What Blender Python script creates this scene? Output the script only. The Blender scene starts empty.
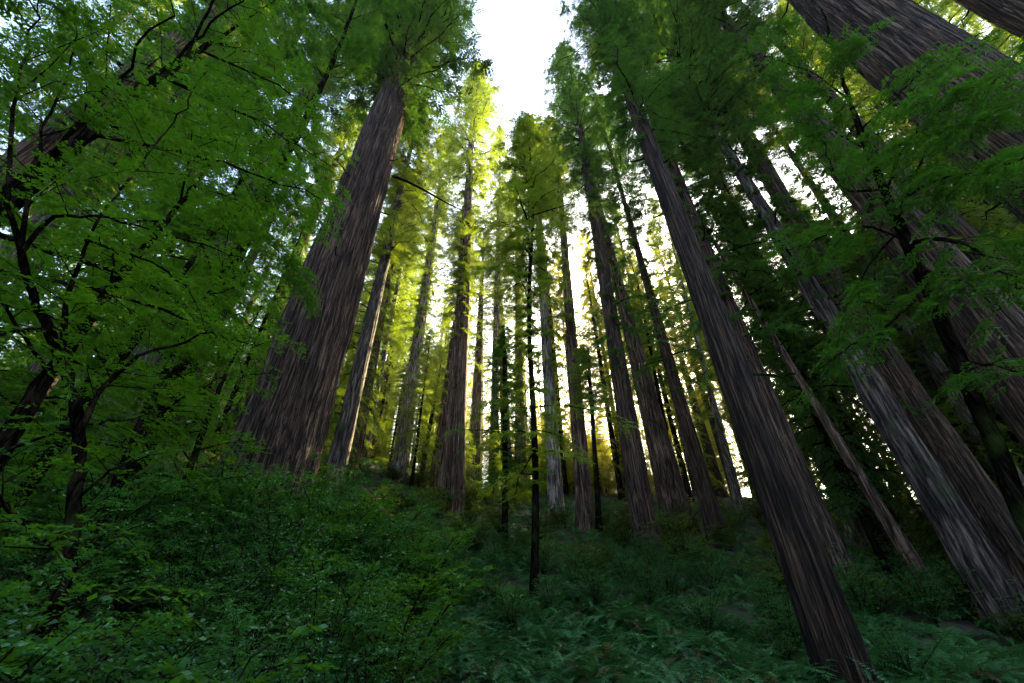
import bpy, math, time
import numpy as np
from mathutils import Matrix, Vector

T0 = time.time()
rng = np.random.default_rng(11)
scene = bpy.context.scene
COL = scene.collection

# ------------------------------------------------------------------ camera
FPX, W, Hh = 420.0, 1024.0, 683.0
PITCH = math.radians(35.45)
ROLL = math.atan(-8 / 590)
CAM = np.array([0.0, 0.0, 1.6])
F = np.array([0, math.cos(PITCH), math.sin(PITCH)])
U0 = np.array([0, -math.sin(PITCH), math.cos(PITCH)])
R0 = np.array([1.0, 0, 0])
R = math.cos(ROLL) * R0 + math.sin(ROLL) * U0
U = math.cos(ROLL) * U0 - math.sin(ROLL) * R0


def ray(px, py):
    d = (px - W / 2) * R + (Hh / 2 - py) * U + FPX * F
    return d / np.linalg.norm(d)


def at(px, py, D):
    """the point seen at a pixel, D metres away along the ground"""
    d = ray(px, py)
    return CAM + d * (D / math.hypot(d[0], d[1]))


def project(P):
    q = np.asarray(P) - CAM
    z = q @ F
    return W / 2 + FPX * (q @ R) / z, Hh / 2 - FPX * (q @ U) / z


cam = bpy.data.cameras.new("camera")
cam.sensor_width = 36.0
cam.lens = FPX / W * 36.0
cam.clip_start = 0.05
cam.clip_end = 3000
camo = bpy.data.objects.new("camera", cam)
COL.objects.link(camo)
M = Matrix.Identity(4)
for i in range(3):
    M[i][0], M[i][1], M[i][2], M[i][3] = R[i], U[i], -F[i], CAM[i]
camo.matrix_world = M
scene.camera = camo

# ------------------------------------------------------------------ terrain
PY = np.array([-500, -30, 0, 6, 9, 12.5, 17, 28, 38, 60, 75, 95, 140, 500.0])
PZ = np.array([-6, -0.6, 0, 0.1, 0.3, 0.9, 2.6, 6.3, 9.8, 18.5, 22.5, 24.5, 21, 8.0])


def ground_z(x, y):
    x = np.asarray(x, float)
    y = np.asarray(y, float)
    z = 0
    for k in (-2, -1, 0, 1, 2):
        z = z + np.interp(y + k * 0.9, PY, PZ) / 5
    f = np.clip((y + 4) / 10, 0, 1) * np.clip((110 - y) / 60, 0, 1)
    z = z + f * np.clip(0.34 * np.clip(-x - 2.5, 0, None), 0, 6.0)
    z = z - f * np.clip(0.05 * np.clip(x, 0, None), 0, 3.5)
    z = z + 0.16 * np.sin(x * 0.9 + 1.3 * np.sin(y * 0.5)) * np.sin(y * 0.75 + 0.6) + 0.1 * np.sin(x * 2.1 + y * 1.3)
    return z


# ------------------------------------------------------------------ materials
def new_mat(name):
    m = bpy.data.materials.new(name)
    m.use_nodes = True
    nt = m.node_tree
    nt.nodes.clear()
    return m, nt, nt.nodes, nt.links


def ramp(nt, stops):
    r = nt.nodes.new("ShaderNodeValToRGB")
    el = r.color_ramp.elements
    el[0].position, el[0].color = stops[0][0], (*stops[0][1], 1)
    el[1].position, el[1].color = stops[-1][0], (*stops[-1][1], 1)
    for p, c in stops[1:-1]:
        e = el.new(p)
        e.color = (*c, 1)
    return r


def leaf_mat(name, dark, light, trans, gloss=0.06, tmix=0.5, scale=1.2, rough=0.4):
    m, nt, N, L = new_mat(name)
    tc = N.new("ShaderNodeTexCoord")
    n1 = N.new("ShaderNodeTexNoise")
    n1.inputs["Scale"].default_value = scale
    n1.inputs["Detail"].default_value = 6
    n1.inputs["Roughness"].default_value = 0.75
    L.new(tc.outputs["Object"], n1.inputs["Vector"])
    oi = N.new("ShaderNodeObjectInfo")
    ma = N.new("ShaderNodeMath")
    ma.operation = "MULTIPLY_ADD"
    ma.inputs[1].default_value = 0.3
    L.new(oi.outputs["Random"], ma.inputs[0])
    L.new(n1.outputs["Fac"], ma.inputs[2])
    sub = N.new("ShaderNodeMath")
    sub.operation = "SUBTRACT"
    sub.inputs[1].default_value = 0.15
    L.new(ma.outputs[0], sub.inputs[0])
    r = ramp(nt, [(0.3, dark), (0.72, light)])
    L.new(sub.outputs[0], r.inputs["Fac"])
    d = N.new("ShaderNodeBsdfDiffuse")
    L.new(r.outputs["Color"], d.inputs["Color"])
    t = N.new("ShaderNodeBsdfTranslucent")
    r2 = ramp(nt, [(0.3, tuple(c * 0.7 for c in trans)), (0.72, trans)])
    L.new(sub.outputs[0], r2.inputs["Fac"])
    L.new(r2.outputs["Color"], t.inputs["Color"])
    mx = N.new("ShaderNodeMixShader")
    mx.inputs[0].default_value = tmix
    L.new(d.outputs[0], mx.inputs[1])
    L.new(t.outputs[0], mx.inputs[2])
    g = N.new("ShaderNodeBsdfGlossy")
    g.inputs["Roughness"].default_value = rough
    g.inputs["Color"].default_value = (0.8, 0.9, 0.9, 1)
    mx2 = N.new("ShaderNodeMixShader")
    mx2.inputs[0].default_value = gloss
    L.new(mx.outputs[0], mx2.inputs[1])
    L.new(g.outputs[0], mx2.inputs[2])
    out = N.new("ShaderNodeOutputMaterial")
    L.new(mx2.outputs[0], out.inputs["Surface"])
    return m


def bark_mat(name, dark, mid, light, sx=7.0, sz=0.55, bump=0.9, moss=0.0, dist=0.06, spec=0.2, furrow=0.9):
    m, nt, N, L = new_mat(name)
    tc = N.new("ShaderNodeTexCoord")
    mp = N.new("ShaderNodeMapping")
    mp.inputs["Scale"].default_value = (sx, sx, sz)
    L.new(tc.outputs["Object"], mp.inputs["Vector"])
    # gentle waviness of the fibres
    nw = N.new("ShaderNodeTexNoise")
    nw.inputs["Scale"].default_value = 0.5
    nw.inputs["Detail"].default_value = 2
    L.new(tc.outputs["Object"], nw.inputs["Vector"])
    va = N.new("ShaderNodeVectorMath")
    va.operation = "MULTIPLY_ADD"
    va.inputs[1].default_value = (1.6, 1.6, 0.0)
    L.new(nw.outputs["Color"], va.inputs[0])
    L.new(mp.outputs[0], va.inputs[2])
    n1 = N.new("ShaderNodeTexNoise")
    n1.inputs["Scale"].default_value = 1.0
    n1.inputs["Detail"].default_value = 8
    n1.inputs["Roughness"].default_value = 0.68
    L.new(va.outputs[0], n1.inputs["Vector"])
    n2 = N.new("ShaderNodeTexNoise")
    n2.inputs["Scale"].default_value = 0.35
    n2.inputs["Detail"].default_value = 5
    L.new(tc.outputs["Object"], n2.inputs["Vector"])
    r = ramp(nt, [(0.42, dark), (0.5, mid), (0.6, light)])
    L.new(n1.outputs["Fac"], r.inputs["Fac"])
    r2 = ramp(nt, [(0.35, (0.62, 0.58, 0.56)), (0.65, (1.15, 1.08, 1.0))])
    L.new(n2.outputs["Fac"], r2.inputs["Fac"])
    mu = N.new("ShaderNodeMix")
    mu.data_type = "RGBA"
    mu.blend_type = "MULTIPLY"
    mu.inputs["Factor"].default_value = 1
    L.new(r.outputs["Color"], mu.inputs["A"])
    L.new(r2.outputs["Color"], mu.inputs["B"])
    col = mu.outputs["Result"]
    # thin dark furrows running up the trunk
    mp2 = N.new("ShaderNodeMapping")
    mp2.inputs["Scale"].default_value = (sx * 0.5, sx * 0.5, sz * 0.45)
    L.new(tc.outputs["Object"], mp2.inputs["Vector"])
    va2 = N.new("ShaderNodeVectorMath")
    va2.operation = "MULTIPLY_ADD"
    va2.inputs[1].default_value = (1.1, 1.1, 0.0)
    L.new(nw.outputs["Color"], va2.inputs[0])
    L.new(mp2.outputs[0], va2.inputs[2])
    nf = N.new("ShaderNodeTexNoise")
    nf.inputs["Scale"].default_value = 1.0
    nf.inputs["Detail"].default_value = 3
    nf.inputs["Roughness"].default_value = 0.55
    L.new(va2.outputs[0], nf.inputs["Vector"])
    s1 = N.new("ShaderNodeMath")
    s1.operation = "SUBTRACT"
    s1.inputs[1].default_value = 0.5
    L.new(nf.outputs["Fac"], s1.inputs[0])
    s2 = N.new("ShaderNodeMath")
    s2.operation = "ABSOLUTE"
    L.new(s1.outputs[0], s2.inputs[0])
    rf = ramp(nt, [(0.006, (0.16, 0.15, 0.15)), (0.045, (1.0, 1.0, 1.0)), (0.16, (1.25, 1.22, 1.2))])
    L.new(s2.outputs[0], rf.inputs["Fac"])
    mf = N.new("ShaderNodeMix")
    mf.data_type = "RGBA"
    mf.blend_type = "MULTIPLY"
    mf.inputs["Factor"].default_value = furrow
    L.new(col, mf.inputs["A"])
    L.new(rf.outputs["Color"], mf.inputs["B"])
    col = mf.outputs["Result"]
    hsum = N.new("ShaderNodeMath")
    hsum.operation = "MULTIPLY_ADD"
    hsum.inputs[1].default_value = 0.6
    L.new(n1.outputs["Fac"], hsum.inputs[0])
    L.new(rf.outputs["Color"], hsum.inputs[2])
    if moss > 0:
        n3 = N.new("ShaderNodeTexNoise")
        n3.inputs["Scale"].default_value = 1.1
        n3.inputs["Detail"].default_value = 7
        L.new(tc.outputs["Object"], n3.inputs["Vector"])
        r3 = ramp(nt, [(0.62 - moss * 0.25, (0, 0, 0)), (0.75 - moss * 0.2, (1, 1, 1))])
        L.new(n3.outputs["Fac"], r3.inputs["Fac"])
        mm = N.new("ShaderNodeMix")
        mm.data_type = "RGBA"
        L.new(r3.outputs["Color"], mm.inputs["Factor"])
        L.new(col, mm.inputs["A"])
        mm.inputs["B"].default_value = (0.02, 0.034, 0.008, 1)
        col = mm.outputs["Result"]
    b = N.new("ShaderNodeBump")
    b.inputs["Strength"].default_value = bump
    b.inputs["Distance"].default_value = dist
    L.new(hsum.outputs[0], b.inputs["Height"])
    p = N.new("ShaderNodeBsdfPrincipled")
    p.inputs["Roughness"].default_value = 0.85
    p.inputs["Specular IOR Level"].default_value = spec
    L.new(col, p.inputs["Base Color"])
    L.new(b.outputs[0], p.inputs["Normal"])
    out = N.new("ShaderNodeOutputMaterial")
    L.new(p.outputs[0], out.inputs["Surface"])
    return m


MAT = {}
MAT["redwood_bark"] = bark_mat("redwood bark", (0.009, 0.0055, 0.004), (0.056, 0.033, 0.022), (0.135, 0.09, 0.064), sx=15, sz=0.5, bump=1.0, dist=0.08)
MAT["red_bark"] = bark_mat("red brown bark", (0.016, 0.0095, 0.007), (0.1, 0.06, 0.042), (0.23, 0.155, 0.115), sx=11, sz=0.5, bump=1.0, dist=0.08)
MAT["shaded_bark"] = bark_mat("redwood bark darkened as shade", (0.005, 0.0032, 0.0023), (0.03, 0.0175, 0.0115), (0.08, 0.05, 0.034), sx=15, sz=0.5, bump=1.0, dist=0.08)  # copy of the redwood bark with the crown's shade put into its colour
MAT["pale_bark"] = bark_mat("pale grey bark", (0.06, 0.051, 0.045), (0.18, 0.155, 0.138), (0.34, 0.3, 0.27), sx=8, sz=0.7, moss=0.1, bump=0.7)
MAT["grey_bark"] = bark_mat("grey bark", (0.012, 0.01, 0.009), (0.058, 0.046, 0.04), (0.135, 0.112, 0.098), sx=9, sz=0.7, moss=0.25, bump=0.9)
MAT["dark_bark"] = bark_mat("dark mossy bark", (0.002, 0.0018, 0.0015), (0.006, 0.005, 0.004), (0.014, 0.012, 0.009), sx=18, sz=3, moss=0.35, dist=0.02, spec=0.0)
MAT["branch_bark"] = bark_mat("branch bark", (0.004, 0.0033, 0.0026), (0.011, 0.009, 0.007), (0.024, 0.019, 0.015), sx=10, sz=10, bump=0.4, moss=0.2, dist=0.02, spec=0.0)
MAT["redwood_leaf"] = leaf_mat("redwood needles", (0.012, 0.045, 0.012), (0.04, 0.11, 0.02), (0.08, 0.19, 0.012), scale=0.35, gloss=0.03)
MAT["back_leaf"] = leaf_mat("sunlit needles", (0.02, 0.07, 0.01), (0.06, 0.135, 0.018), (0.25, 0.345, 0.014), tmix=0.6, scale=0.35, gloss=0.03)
MAT["glow_leaf"] = leaf_mat("leaves with painted sun glow", (0.05, 0.1, 0.012), (0.11, 0.18, 0.02), (0.5, 0.5, 0.02), tmix=0.72, scale=0.35, gloss=0.02)  # brighter, more translucent leaf copy; the low sun's glow is put into its colours
MAT["hemlock_leaf"] = leaf_mat("hemlock needles", (0.012, 0.055, 0.01), (0.04, 0.13, 0.014), (0.08, 0.22, 0.008), scale=1.0, gloss=0.03)
MAT["broad_leaf"] = leaf_mat("understory leaves", (0.014, 0.07, 0.006), (0.05, 0.17, 0.012), (0.11, 0.27, 0.006), scale=1.5, gloss=0.03)
MAT["shrub_leaf"] = leaf_mat("shrub leaves", (0.012, 0.065, 0.014), (0.045, 0.16, 0.022), (0.06, 0.22, 0.014), scale=1.6, gloss=0.06, rough=0.35)
MAT["hill_leaf"] = leaf_mat("hillside shrub leaves", (0.02, 0.05, 0.008), (0.06, 0.12, 0.016), (0.13, 0.18, 0.008), scale=1.2, gloss=0.03)
MAT["fern_leaf"] = leaf_mat("fern fronds", (0.012, 0.06, 0.016), (0.065, 0.2, 0.055), (0.05, 0.19, 0.02), scale=1.2, gloss=0.05, tmix=0.35)
MAT["dry_fern"] = leaf_mat("dry fern fronds", (0.05, 0.03, 0.012), (0.13, 0.08, 0.03), (0.1, 0.06, 0.015), gloss=0.02)


def soil():
    m, nt, N, L = new_mat("forest soil")
    tc = N.new("ShaderNodeTexCoord")
    n = N.new("ShaderNodeTexNoise")
    n.inputs["Scale"].default_value = 3
    n.inputs["Detail"].default_value = 9
    L.new(tc.outputs["Object"], n.inputs["Vector"])
    r = ramp(nt, [(0.35, (0.018, 0.02, 0.008)), (0.5, (0.04, 0.032, 0.016)), (0.65, (0.03, 0.05, 0.015))])
    L.new(n.outputs["Fac"], r.inputs["Fac"])
    b = N.new("ShaderNodeBump")
    b.inputs["Strength"].default_value = 0.8
    b.inputs["Distance"].default_value = 0.1
    L.new(n.outputs["Fac"], b.inputs["Height"])
    p = N.new("ShaderNodeBsdfPrincipled")
    p.inputs["Roughness"].default_value = 0.95
    L.new(r.outputs["Color"], p.inputs["Base Color"])
    L.new(b.outputs[0], p.inputs["Normal"])
    o = N.new("ShaderNodeOutputMaterial")
    L.new(p.outputs[0], o.inputs["Surface"])
    return m


MAT["soil"] = soil()


# ------------------------------------------------------------------ mesh building
def norm(v):
    return v / np.maximum(np.linalg.norm(v, axis=-1, keepdims=True), 1e-9)


class Geo:
    def __init__(self):
        self.v, self.f, self.m, self.n = [], [], [], 0

    def quads(self, v4, mi=0):  # v4: (n,4,3)
        n = len(v4)
        if not n:
            return
        self.v.append(v4.reshape(-1, 3))
        self.f.append(np.arange(4 * n).reshape(n, 4) + self.n)
        self.m.append(np.full(n, mi))
        self.n += 4 * n

    def grid(self, P, mi=0, wrap=True):  # P: (k, s, 3)
        k, s = P.shape[:2]
        idx = np.arange(k * s).reshape(k, s) + self.n
        a, b = idx[:-1], idx[1:]
        if wrap:
            f = np.stack([a, np.roll(a, -1, 1), np.roll(b, -1, 1), b], -1).reshape(-1, 4)
        else:
            f = np.stack([a[:, :-1], a[:, 1:], b[:, 1:], b[:, :-1]], -1).reshape(-1, 4)
        self.v.append(P.reshape(-1, 3))
        self.f.append(f)
        self.m.append(np.full(len(f), mi))
        self.n += k * s

    def tube(self, pts, rad, seg=6, mi=0):
        pts = np.asarray(pts, float)
        rad = np.broadcast_to(np.asarray(rad, float), (len(pts),))
        t = norm(np.gradient(pts, axis=0))
        ref = np.where(np.abs(t[:, 2:3]) > 0.9, np.array([[1.0, 0, 0]]), np.array([[0, 0, 1.0]]))
        a = norm(np.cross(t, ref))
        b = np.cross(t, a)
        th = np.linspace(0, 2 * np.pi, seg, endpoint=False)
        P = pts[:, None] + rad[:, None, None] * (np.cos(th)[None, :, None] * a[:, None] + np.sin(th)[None, :, None] * b[:, None])
        self.grid(P, mi)

    def mesh(self, name, mats, smooth=False):
        v = np.concatenate(self.v)
        f = np.concatenate(self.f)
        mi = np.concatenate(self.m)
        me = bpy.data.meshes.new(name)
        me.vertices.add(len(v))
        me.vertices.foreach_set("co", v.astype(np.float32).ravel())
        me.loops.add(len(f) * 4)
        me.loops.foreach_set("vertex_index", f.astype(np.int32).ravel())
        me.polygons.add(len(f))
        me.polygons.foreach_set("loop_start", (np.arange(len(f)) * 4).astype(np.int32))
        me.polygons.foreach_set("material_index", mi.astype(np.int32))
        for m in mats:
            me.materials.append(m)
        me.update(calc_edges=True)
        if smooth:
            me.polygons.foreach_set("use_smooth", np.ones(len(f), dtype=bool))
        return me


def leaves_on(rg, P0, d, tl, m, ll, lw, droop=0.15, flat=0.5, spread=0.8):
    """leaf blades in two rows along twigs that start at P0, run along d for tl metres"""
    n = len(P0)
    if n == 0:
        return np.zeros((0, 4, 3))
    u = (np.arange(m)[None] + rg.random((n, m))) / m
    up = np.array([0, 0, 1.0])
    pos = P0[:, None] + d[:, None] * (u * tl[:, None])[..., None]
    pos[..., 2] -= droop * u**2 * tl[:, None]
    sv = norm(np.cross(d, up))
    side = np.where((np.arange(m) % 2) == 0, 1.0, -1.0)[None, :, None]
    ld = norm(d[:, None] * 0.55 + side * sv[:, None] * spread + rg.normal(0, 0.22, (n, m, 3)) - up * 0.12)
    nr = up + rg.normal(0, flat, (n, m, 3))
    wv = norm(np.cross(nr, ld))
    sz = (rg.uniform(0.65, 1.2, (n, m)) * (1.05 - 0.45 * u))[..., None]
    L_, W_ = ld * ll * sz, wv * lw * 0.5 * sz
    q = np.stack([pos, pos + L_ * 0.5 + W_, pos + L_, pos + L_ * 0.5 - W_], 2)
    return q.reshape(-1, 4, 3)


def twigs_along(rg, pts, k, tl, s0=0.2, up=0.0, ang=1.0):
    """bases, directions, lengths for k twigs on a polyline"""
    pts = np.asarray(pts, float)
    seg = np.linalg.norm(np.diff(pts, axis=0), axis=1)
    cs = np.concatenate([[0], np.cumsum(seg)]) / seg.sum()
    s = np.sort(s0 + (1 - s0) * rg.random(k))
    s[-1] = 1.0
    P = np.stack([np.interp(s, cs, pts[:, i]) for i in range(3)], 1)
    i = np.clip(np.searchsorted(cs, s) - 1, 0, len(seg) - 1)
    t = norm(np.diff(pts, axis=0)[i])
    sv = norm(np.cross(t, np.array([0, 0, 1.0])) + 1e-6)
    side = np.where(np.arange(k) % 2 == 0, 1.0, -1.0)[:, None]
    d = norm(t * 0.7 + side * sv * ang * rg.uniform(0.5, 1.2, (k, 1)) + rg.normal(0, 0.15, (k, 3)) + np.array([0, 0, up]))
    ln = tl * rg.uniform(0.6, 1.2, k) * (1.15 - 0.6 * s)
    return P, d, ln


def conifer_crown(seed, L, Rm, nb, kt, m, ll, lw, tl, profile, rise=0.25, droop=0.5, gaps=0.25, bare=0.15, even=True):
    rg = np.random.default_rng(seed)
    g = Geo()
    th = rg.random() * 6
    sector = rg.random(12)
    for i in range(nb):
        t = (i + rg.random()) / nb
        th += 2.4 + rg.normal(0, 0.4)
        # clumpy gaps: whole patches of the crown are thin
        c = 0.5 + 0.5 * math.sin(th * 2 + t * 17 + seed) * math.sin(t * 29 + seed * 2.3 + th)
        if c < gaps + (0.35 * max(0.0, 1 - t * 6) if even else 0.0) and rg.random() < 0.85:
            continue
        ln = Rm * profile(t) * (rg.uniform(0.55, 1.15) if even else min(1.7, rg.lognormal(-0.25, 0.5)))
        if ln < 0.15:
            continue
        z0 = t * L
        s = np.linspace(0, 1, 6)
        wob = rg.normal(0, 0.05, 6) * ln
        ri = rise * rg.uniform(0.2, 1.6) + 0.35 * t
        x = np.cos(th) * s * ln - np.sin(th) * wob * s
        y = np.sin(th) * s * ln + np.cos(th) * wob * s
        z = z0 + ri * s * ln - droop * s**2 * ln * rg.uniform(0.6, 1.3)
        pts = np.stack([x, y, z], 1)
        g.tube(pts, np.linspace(0.012 * ln + 0.012, 0.006, 6), 4, 1)
        k = max(3, int(kt * (0.4 + 0.6 * ln / Rm)))
        P, d, tln = twigs_along(rg, pts, k, tl * (0.5 + 0.5 * ln / Rm), s0=bare, up=-0.12)
        g.quads(leaves_on(rg, P, d, tln, m, ll, lw, droop=0.3, flat=0.45), 0)
    return g


def prof_redwood(t):
    return (0.3 + 0.7 * min(1, t * 4)) * (1 - t**2.2) ** 0.8 + 0.08


def prof_young(t):
    return (1 - t**1.6) ** 0.9 * (0.7 + 0.3 * min(1, 6 * t)) + 0.03


def prof_sparse(t):
    return 0.6 + 0.4 * math.sin(t * 9)


CROWN = {}


def crown_set(kind, n, leaf, **kw):
    out = []
    for i in range(n):
        g = conifer_crown(100 + i * 7 + len(CROWN) * 31, **kw)
        out.append(g)
    CROWN[kind] = {"geo": out, "L": kw["L"], "R": kw["Rm"], "mesh": {}}


def crown_mesh(kind, i, leaf):
    c = CROWN[kind]
    i = i % len(c["geo"])
    if (i, leaf) not in c["mesh"]:
        c["mesh"][(i, leaf)] = c["geo"][i].mesh("crown", [MAT[leaf], MAT["branch_bark"]])
    return c["mesh"][(i, leaf)]


crown_set("redwood", 4, "redwood_leaf", L=40, Rm=4.6, nb=250, kt=15, m=36, ll=0.25, lw=0.07, tl=1.2, profile=prof_redwood, gaps=0.33)
crown_set("young", 3, "hemlock_leaf", L=18, Rm=2.8, nb=170, kt=19, m=32, ll=0.17, lw=0.05, tl=1.2, profile=prof_young, rise=0.1, droop=0.5, gaps=0.35, even=False)
crown_set("sparse", 3, "redwood_leaf", L=22, Rm=2.9, nb=95, kt=19, m=32, ll=0.2, lw=0.06, tl=1.1, profile=prof_sparse, rise=0.1, droop=0.6, gaps=0.38, even=False)
print("crowns", round(time.time() - T0, 1))


# ------------------------------------------------------------------ objects
def obj(name, me, parent=None, loc=(0, 0, 0), rz=0.0, sc=(1, 1, 1)):
    o = bpy.data.objects.new(name, me)
    COL.objects.link(o)
    if parent is not None:
        o.parent = parent
    o.location = loc
    o.rotation_euler = (0, 0, rz)
    o.scale = sc
    return o


def thing(name, label, cat, loc, group=None):
    o = bpy.data.objects.new(name, None)
    o.empty_display_size = 0.3
    COL.objects.link(o)
    o.location = loc
    o["label"], o["category"] = label, cat
    if group:
        o["group"] = group
    return o


def trunk_geo(rg, base, axis, hs, rs, seg, flute=0.05, flare=0.5, wob=0.0):
    """rings of a fluted, flaring trunk; local coordinates with the origin at the base"""
    g = Geo()
    hs = np.asarray(hs, float)
    rs = np.asarray(rs, float) * (1 + flare * np.exp(-np.clip(hs, 0, None) / (1.1 + 1.2 * rs[0])))
    th = np.linspace(0, 2 * np.pi, seg, endpoint=False)
    disp = np.zeros((len(hs), seg))
    for k, a in ((2, 0.5), (3, 0.8), (5, 1.0), (8, 0.9), (11, 0.8), (15, 0.7), (21, 0.6), (29, 0.55), (38, 0.5), (52, 0.4)):
        if k * 2.5 > seg:
            continue
        ph = rg.random() * 6.3 + rg.normal(0, 0.03) * hs + 0.5 * np.sin(hs * rg.uniform(0.05, 0.3) + rg.random() * 6)
        am = a * (0.7 + 0.5 * np.sin(hs * rg.uniform(0.1, 0.5) + rg.random() * 6))
        w = np.cos(k * th[None] + ph[:, None] * 1.0)
        disp += am[:, None] * (1 - 2 * np.abs(w)) * 0.6
    fl = flute * (1 + 1.2 * np.exp(-np.clip(hs, 0, None) / 2.0))
    rr = rs[:, None] * (1 + fl[:, None] * disp)
    # slow swellings and dents give the outline some life
    bul = 0.0
    for _ in range(5):
        kz, ka = rg.uniform(0.25, 1.6), int(rg.integers(1, 4))
        bul = bul + np.sin(hs[:, None] * kz + rg.random() * 6) * np.cos(ka * th[None] + rg.random() * 6 + 0.2 * hs[:, None]) * 0.014
    rr = rr * (1 + bul)
    if seg >= 80:
        rr = rr * (1 + rg.normal(0, 0.006, rr.shape))
    cen = np.outer(hs, axis)
    if wob:
        cen[:, 0] += wob * (np.sin(hs * 0.35 + rg.random() * 6) - math.sin(0))
        cen[:, 1] += wob * np.sin(hs * 0.27 + rg.random() * 6)
    P = np.stack([cen[:, None, 0] + rr * np.cos(th), cen[:, None, 1] + rr * np.sin(th), cen[:, None, 2] + 0 * rr], -1)
    g.grid(P, 0)
    return g


def solve_base(P1, ax):
    t = 0.0
    for _ in range(40):
        p = P1 + ax * t
        dz = p[2] - float(ground_z(p[0], p[1]))
        t -= dz / ax[2]
    return P1 + ax * t


def px_radius(p, q, w, P):
    n = np.array([q[1] - p[1], -(q[0] - p[0])], float)
    n /= np.linalg.norm(n)
    a = ray(p[0] + n[0] * w / 2, p[1] + n[1] * w / 2)
    b = ray(*p)
    return np.linalg.norm(P - CAM) * math.sqrt(max(0, 1 - (a @ b) ** 2))


DIAG = []
BASES = []


def tree(name, label, p1, w1, p2, w2, D, top, crown, bark, leaf, group=None, flute=0.05, flare=0.25, seg=40, seed=0, wob=0.0, extra=()):
    """p1/p2: two points of the trunk's axis as seen, w1/w2 its widths there, D its distance; top: height above the eye;
    crown/extra: (kind, start height above base, end height, radius)"""
    rg = np.random.default_rng(int(p1[0] * 13 + p1[1] * 7 + seed))
    P1, P2 = at(*p1, D), at(*p2, D)
    ax = norm(P2 - P1)
    B = solve_base(P1, ax)
    r1, r2 = px_radius(p1, p2, w1, P1), px_radius(p1, p2, w2, P2)
    h1, h2 = (P1 - B) @ ax, (P2 - B) @ ax
    Ht = (top - (B[2] - CAM[2])) / ax[2]
    sl = min(-0.0015 * r1 / 0.5, (r2 - r1) / (h2 - h1))
    sl = max(sl, -0.03)
    h0 = min(h1, 3.0)
    rb = r1 + sl * (0 - h1)
    r2c = max(0.3 * r1, rb + sl * h2)
    step = 0.45 if D < 30 else 0.9
    hs = np.concatenate([np.linspace(-0.8, 0, 3)[:-1], np.arange(0, min(Ht, 34), step), np.arange(min(Ht, 34), Ht, 1.6), [Ht]])
    rs = np.where(hs <= h2, rb + sl * np.clip(hs, 0, None), r2c + (0.05 - r2c) * np.clip((hs - h2) / max(Ht - h2, 1), 0, 1))
    rs = np.maximum(rs, 0.03)
    root = thing(name, label, "tree", B, group)
    tg = trunk_geo(rg, B, ax, hs, rs, seg, flute, flare, wob)
    if name == "redwood_tree" and D < 48:
        # dead limb stubs, rooted inside the trunk
        for _ in range(int(rg.integers(7, 15))):
            hh = rg.uniform(0.12, 0.62) * Ht
            r_ = float(np.interp(hh, hs, rs))
            a = rg.random() * 6.28
            d = norm(np.array([math.cos(a), math.sin(a), rg.uniform(-0.45, 0.5)]))
            ln = rg.uniform(0.25, 0.9) if rg.random() < 0.85 or D < 15 else rg.uniform(1.0, 2.2)
            p0 = ax * hh + d * r_ * 0.6
            pts = np.array([p0, p0 + d * (r_ * 0.5 + ln * 0.35), p0 + d * (r_ * 0.5 + ln * 0.7) + rg.normal(0, 0.08, 3) * ln, p0 + d * (r_ * 0.5 + ln) + rg.normal(0, 0.14, 3) * ln + np.array([0, 0, -0.15 * ln])])
            tg.tube(pts, np.array([0.06, 0.045, 0.03, 0.012]) * (0.6 + 0.35 * ln), 6, 1)
    obj("trunk", tg.mesh("trunk", [MAT[bark], MAT["branch_bark"]], True), root)
    if crown and crown[0] == "redwood" and 20 < D and not extra:
        a0 = crown[1]
        extra = [("sparse", a0 * rg.uniform(0.28, 0.5), a0 + 4, rg.uniform(2.6, 3.6))]
    for j, (kind, a, b, rad) in enumerate([crown] + list(extra) if crown else list(extra)):
        c = CROWN[kind]
        b = min(b, Ht) if b else Ht + 0.5
        sz = (b - a) / c["L"]
        sr = rad / c["R"]
        me = crown_mesh(kind, int(rg.integers(100)), leaf)
        rot = ax.copy()
        o = obj("crown", me, root, tuple(ax * a), float(rg.random() * 6.28), (sr, sr, sz))
    bx = project(B)
    if name == 'redwood_tree' and 20 < D < 50 and 0 < bx[0] < 1024:
        BASES.append((B[0], B[1], 2))
    DIAG.append((label[:48], [round(float(v)) for v in bx], "r", round(rb, 2), round(r2c, 2), "H", round(float(Ht))))
    return root, B, ax


def elev(px, py):
    d = ray(px, py)
    return d[2] / math.hypot(d[0], d[1])


def htop(px, py, D):
    return D * elev(px, py)


RB, GB, DB, OB = "redwood_bark", "grey_bark", "dark_bark", "red_bark"
RL, BL, HL = "redwood_leaf", "back_leaf", "hemlock_leaf"

# --- the great redwood
t1, B1, ax1 = tree("redwood_tree", "massive furrowed grey redwood with the widest trunk, rising out of leafy bushes",
     (280, 440), 86, (386, 120), 37, 19, 78, ("redwood", 35, None, 6.0), RB, RL, seg=200, flute=0.05, flare=0.25, extra=[("redwood", 31, 62, 7.0)])
g = Geo()
limb = [at(393, 176, 18.6), at(408, 182, 18.2), at(422, 189, 17.8), at(445, 202, 17.4), at(463, 211, 17.2)]
g.tube(np.array(limb) - B1, np.linspace(0.11, 0.03, 5), 6, 1)
for a, b in ():
    g.tube(np.array([at(*a, 17.8), at((a[0] + b[0]) / 2 + 2, (a[1] + b[1]) / 2, 17.5), at(*b, 17.4)]) - B1, [0.05, 0.035, 0.015], 5, 1)
obj("limb", g.mesh("limb", [MAT["branch_bark"], MAT["branch_bark"]]), t1)

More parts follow.
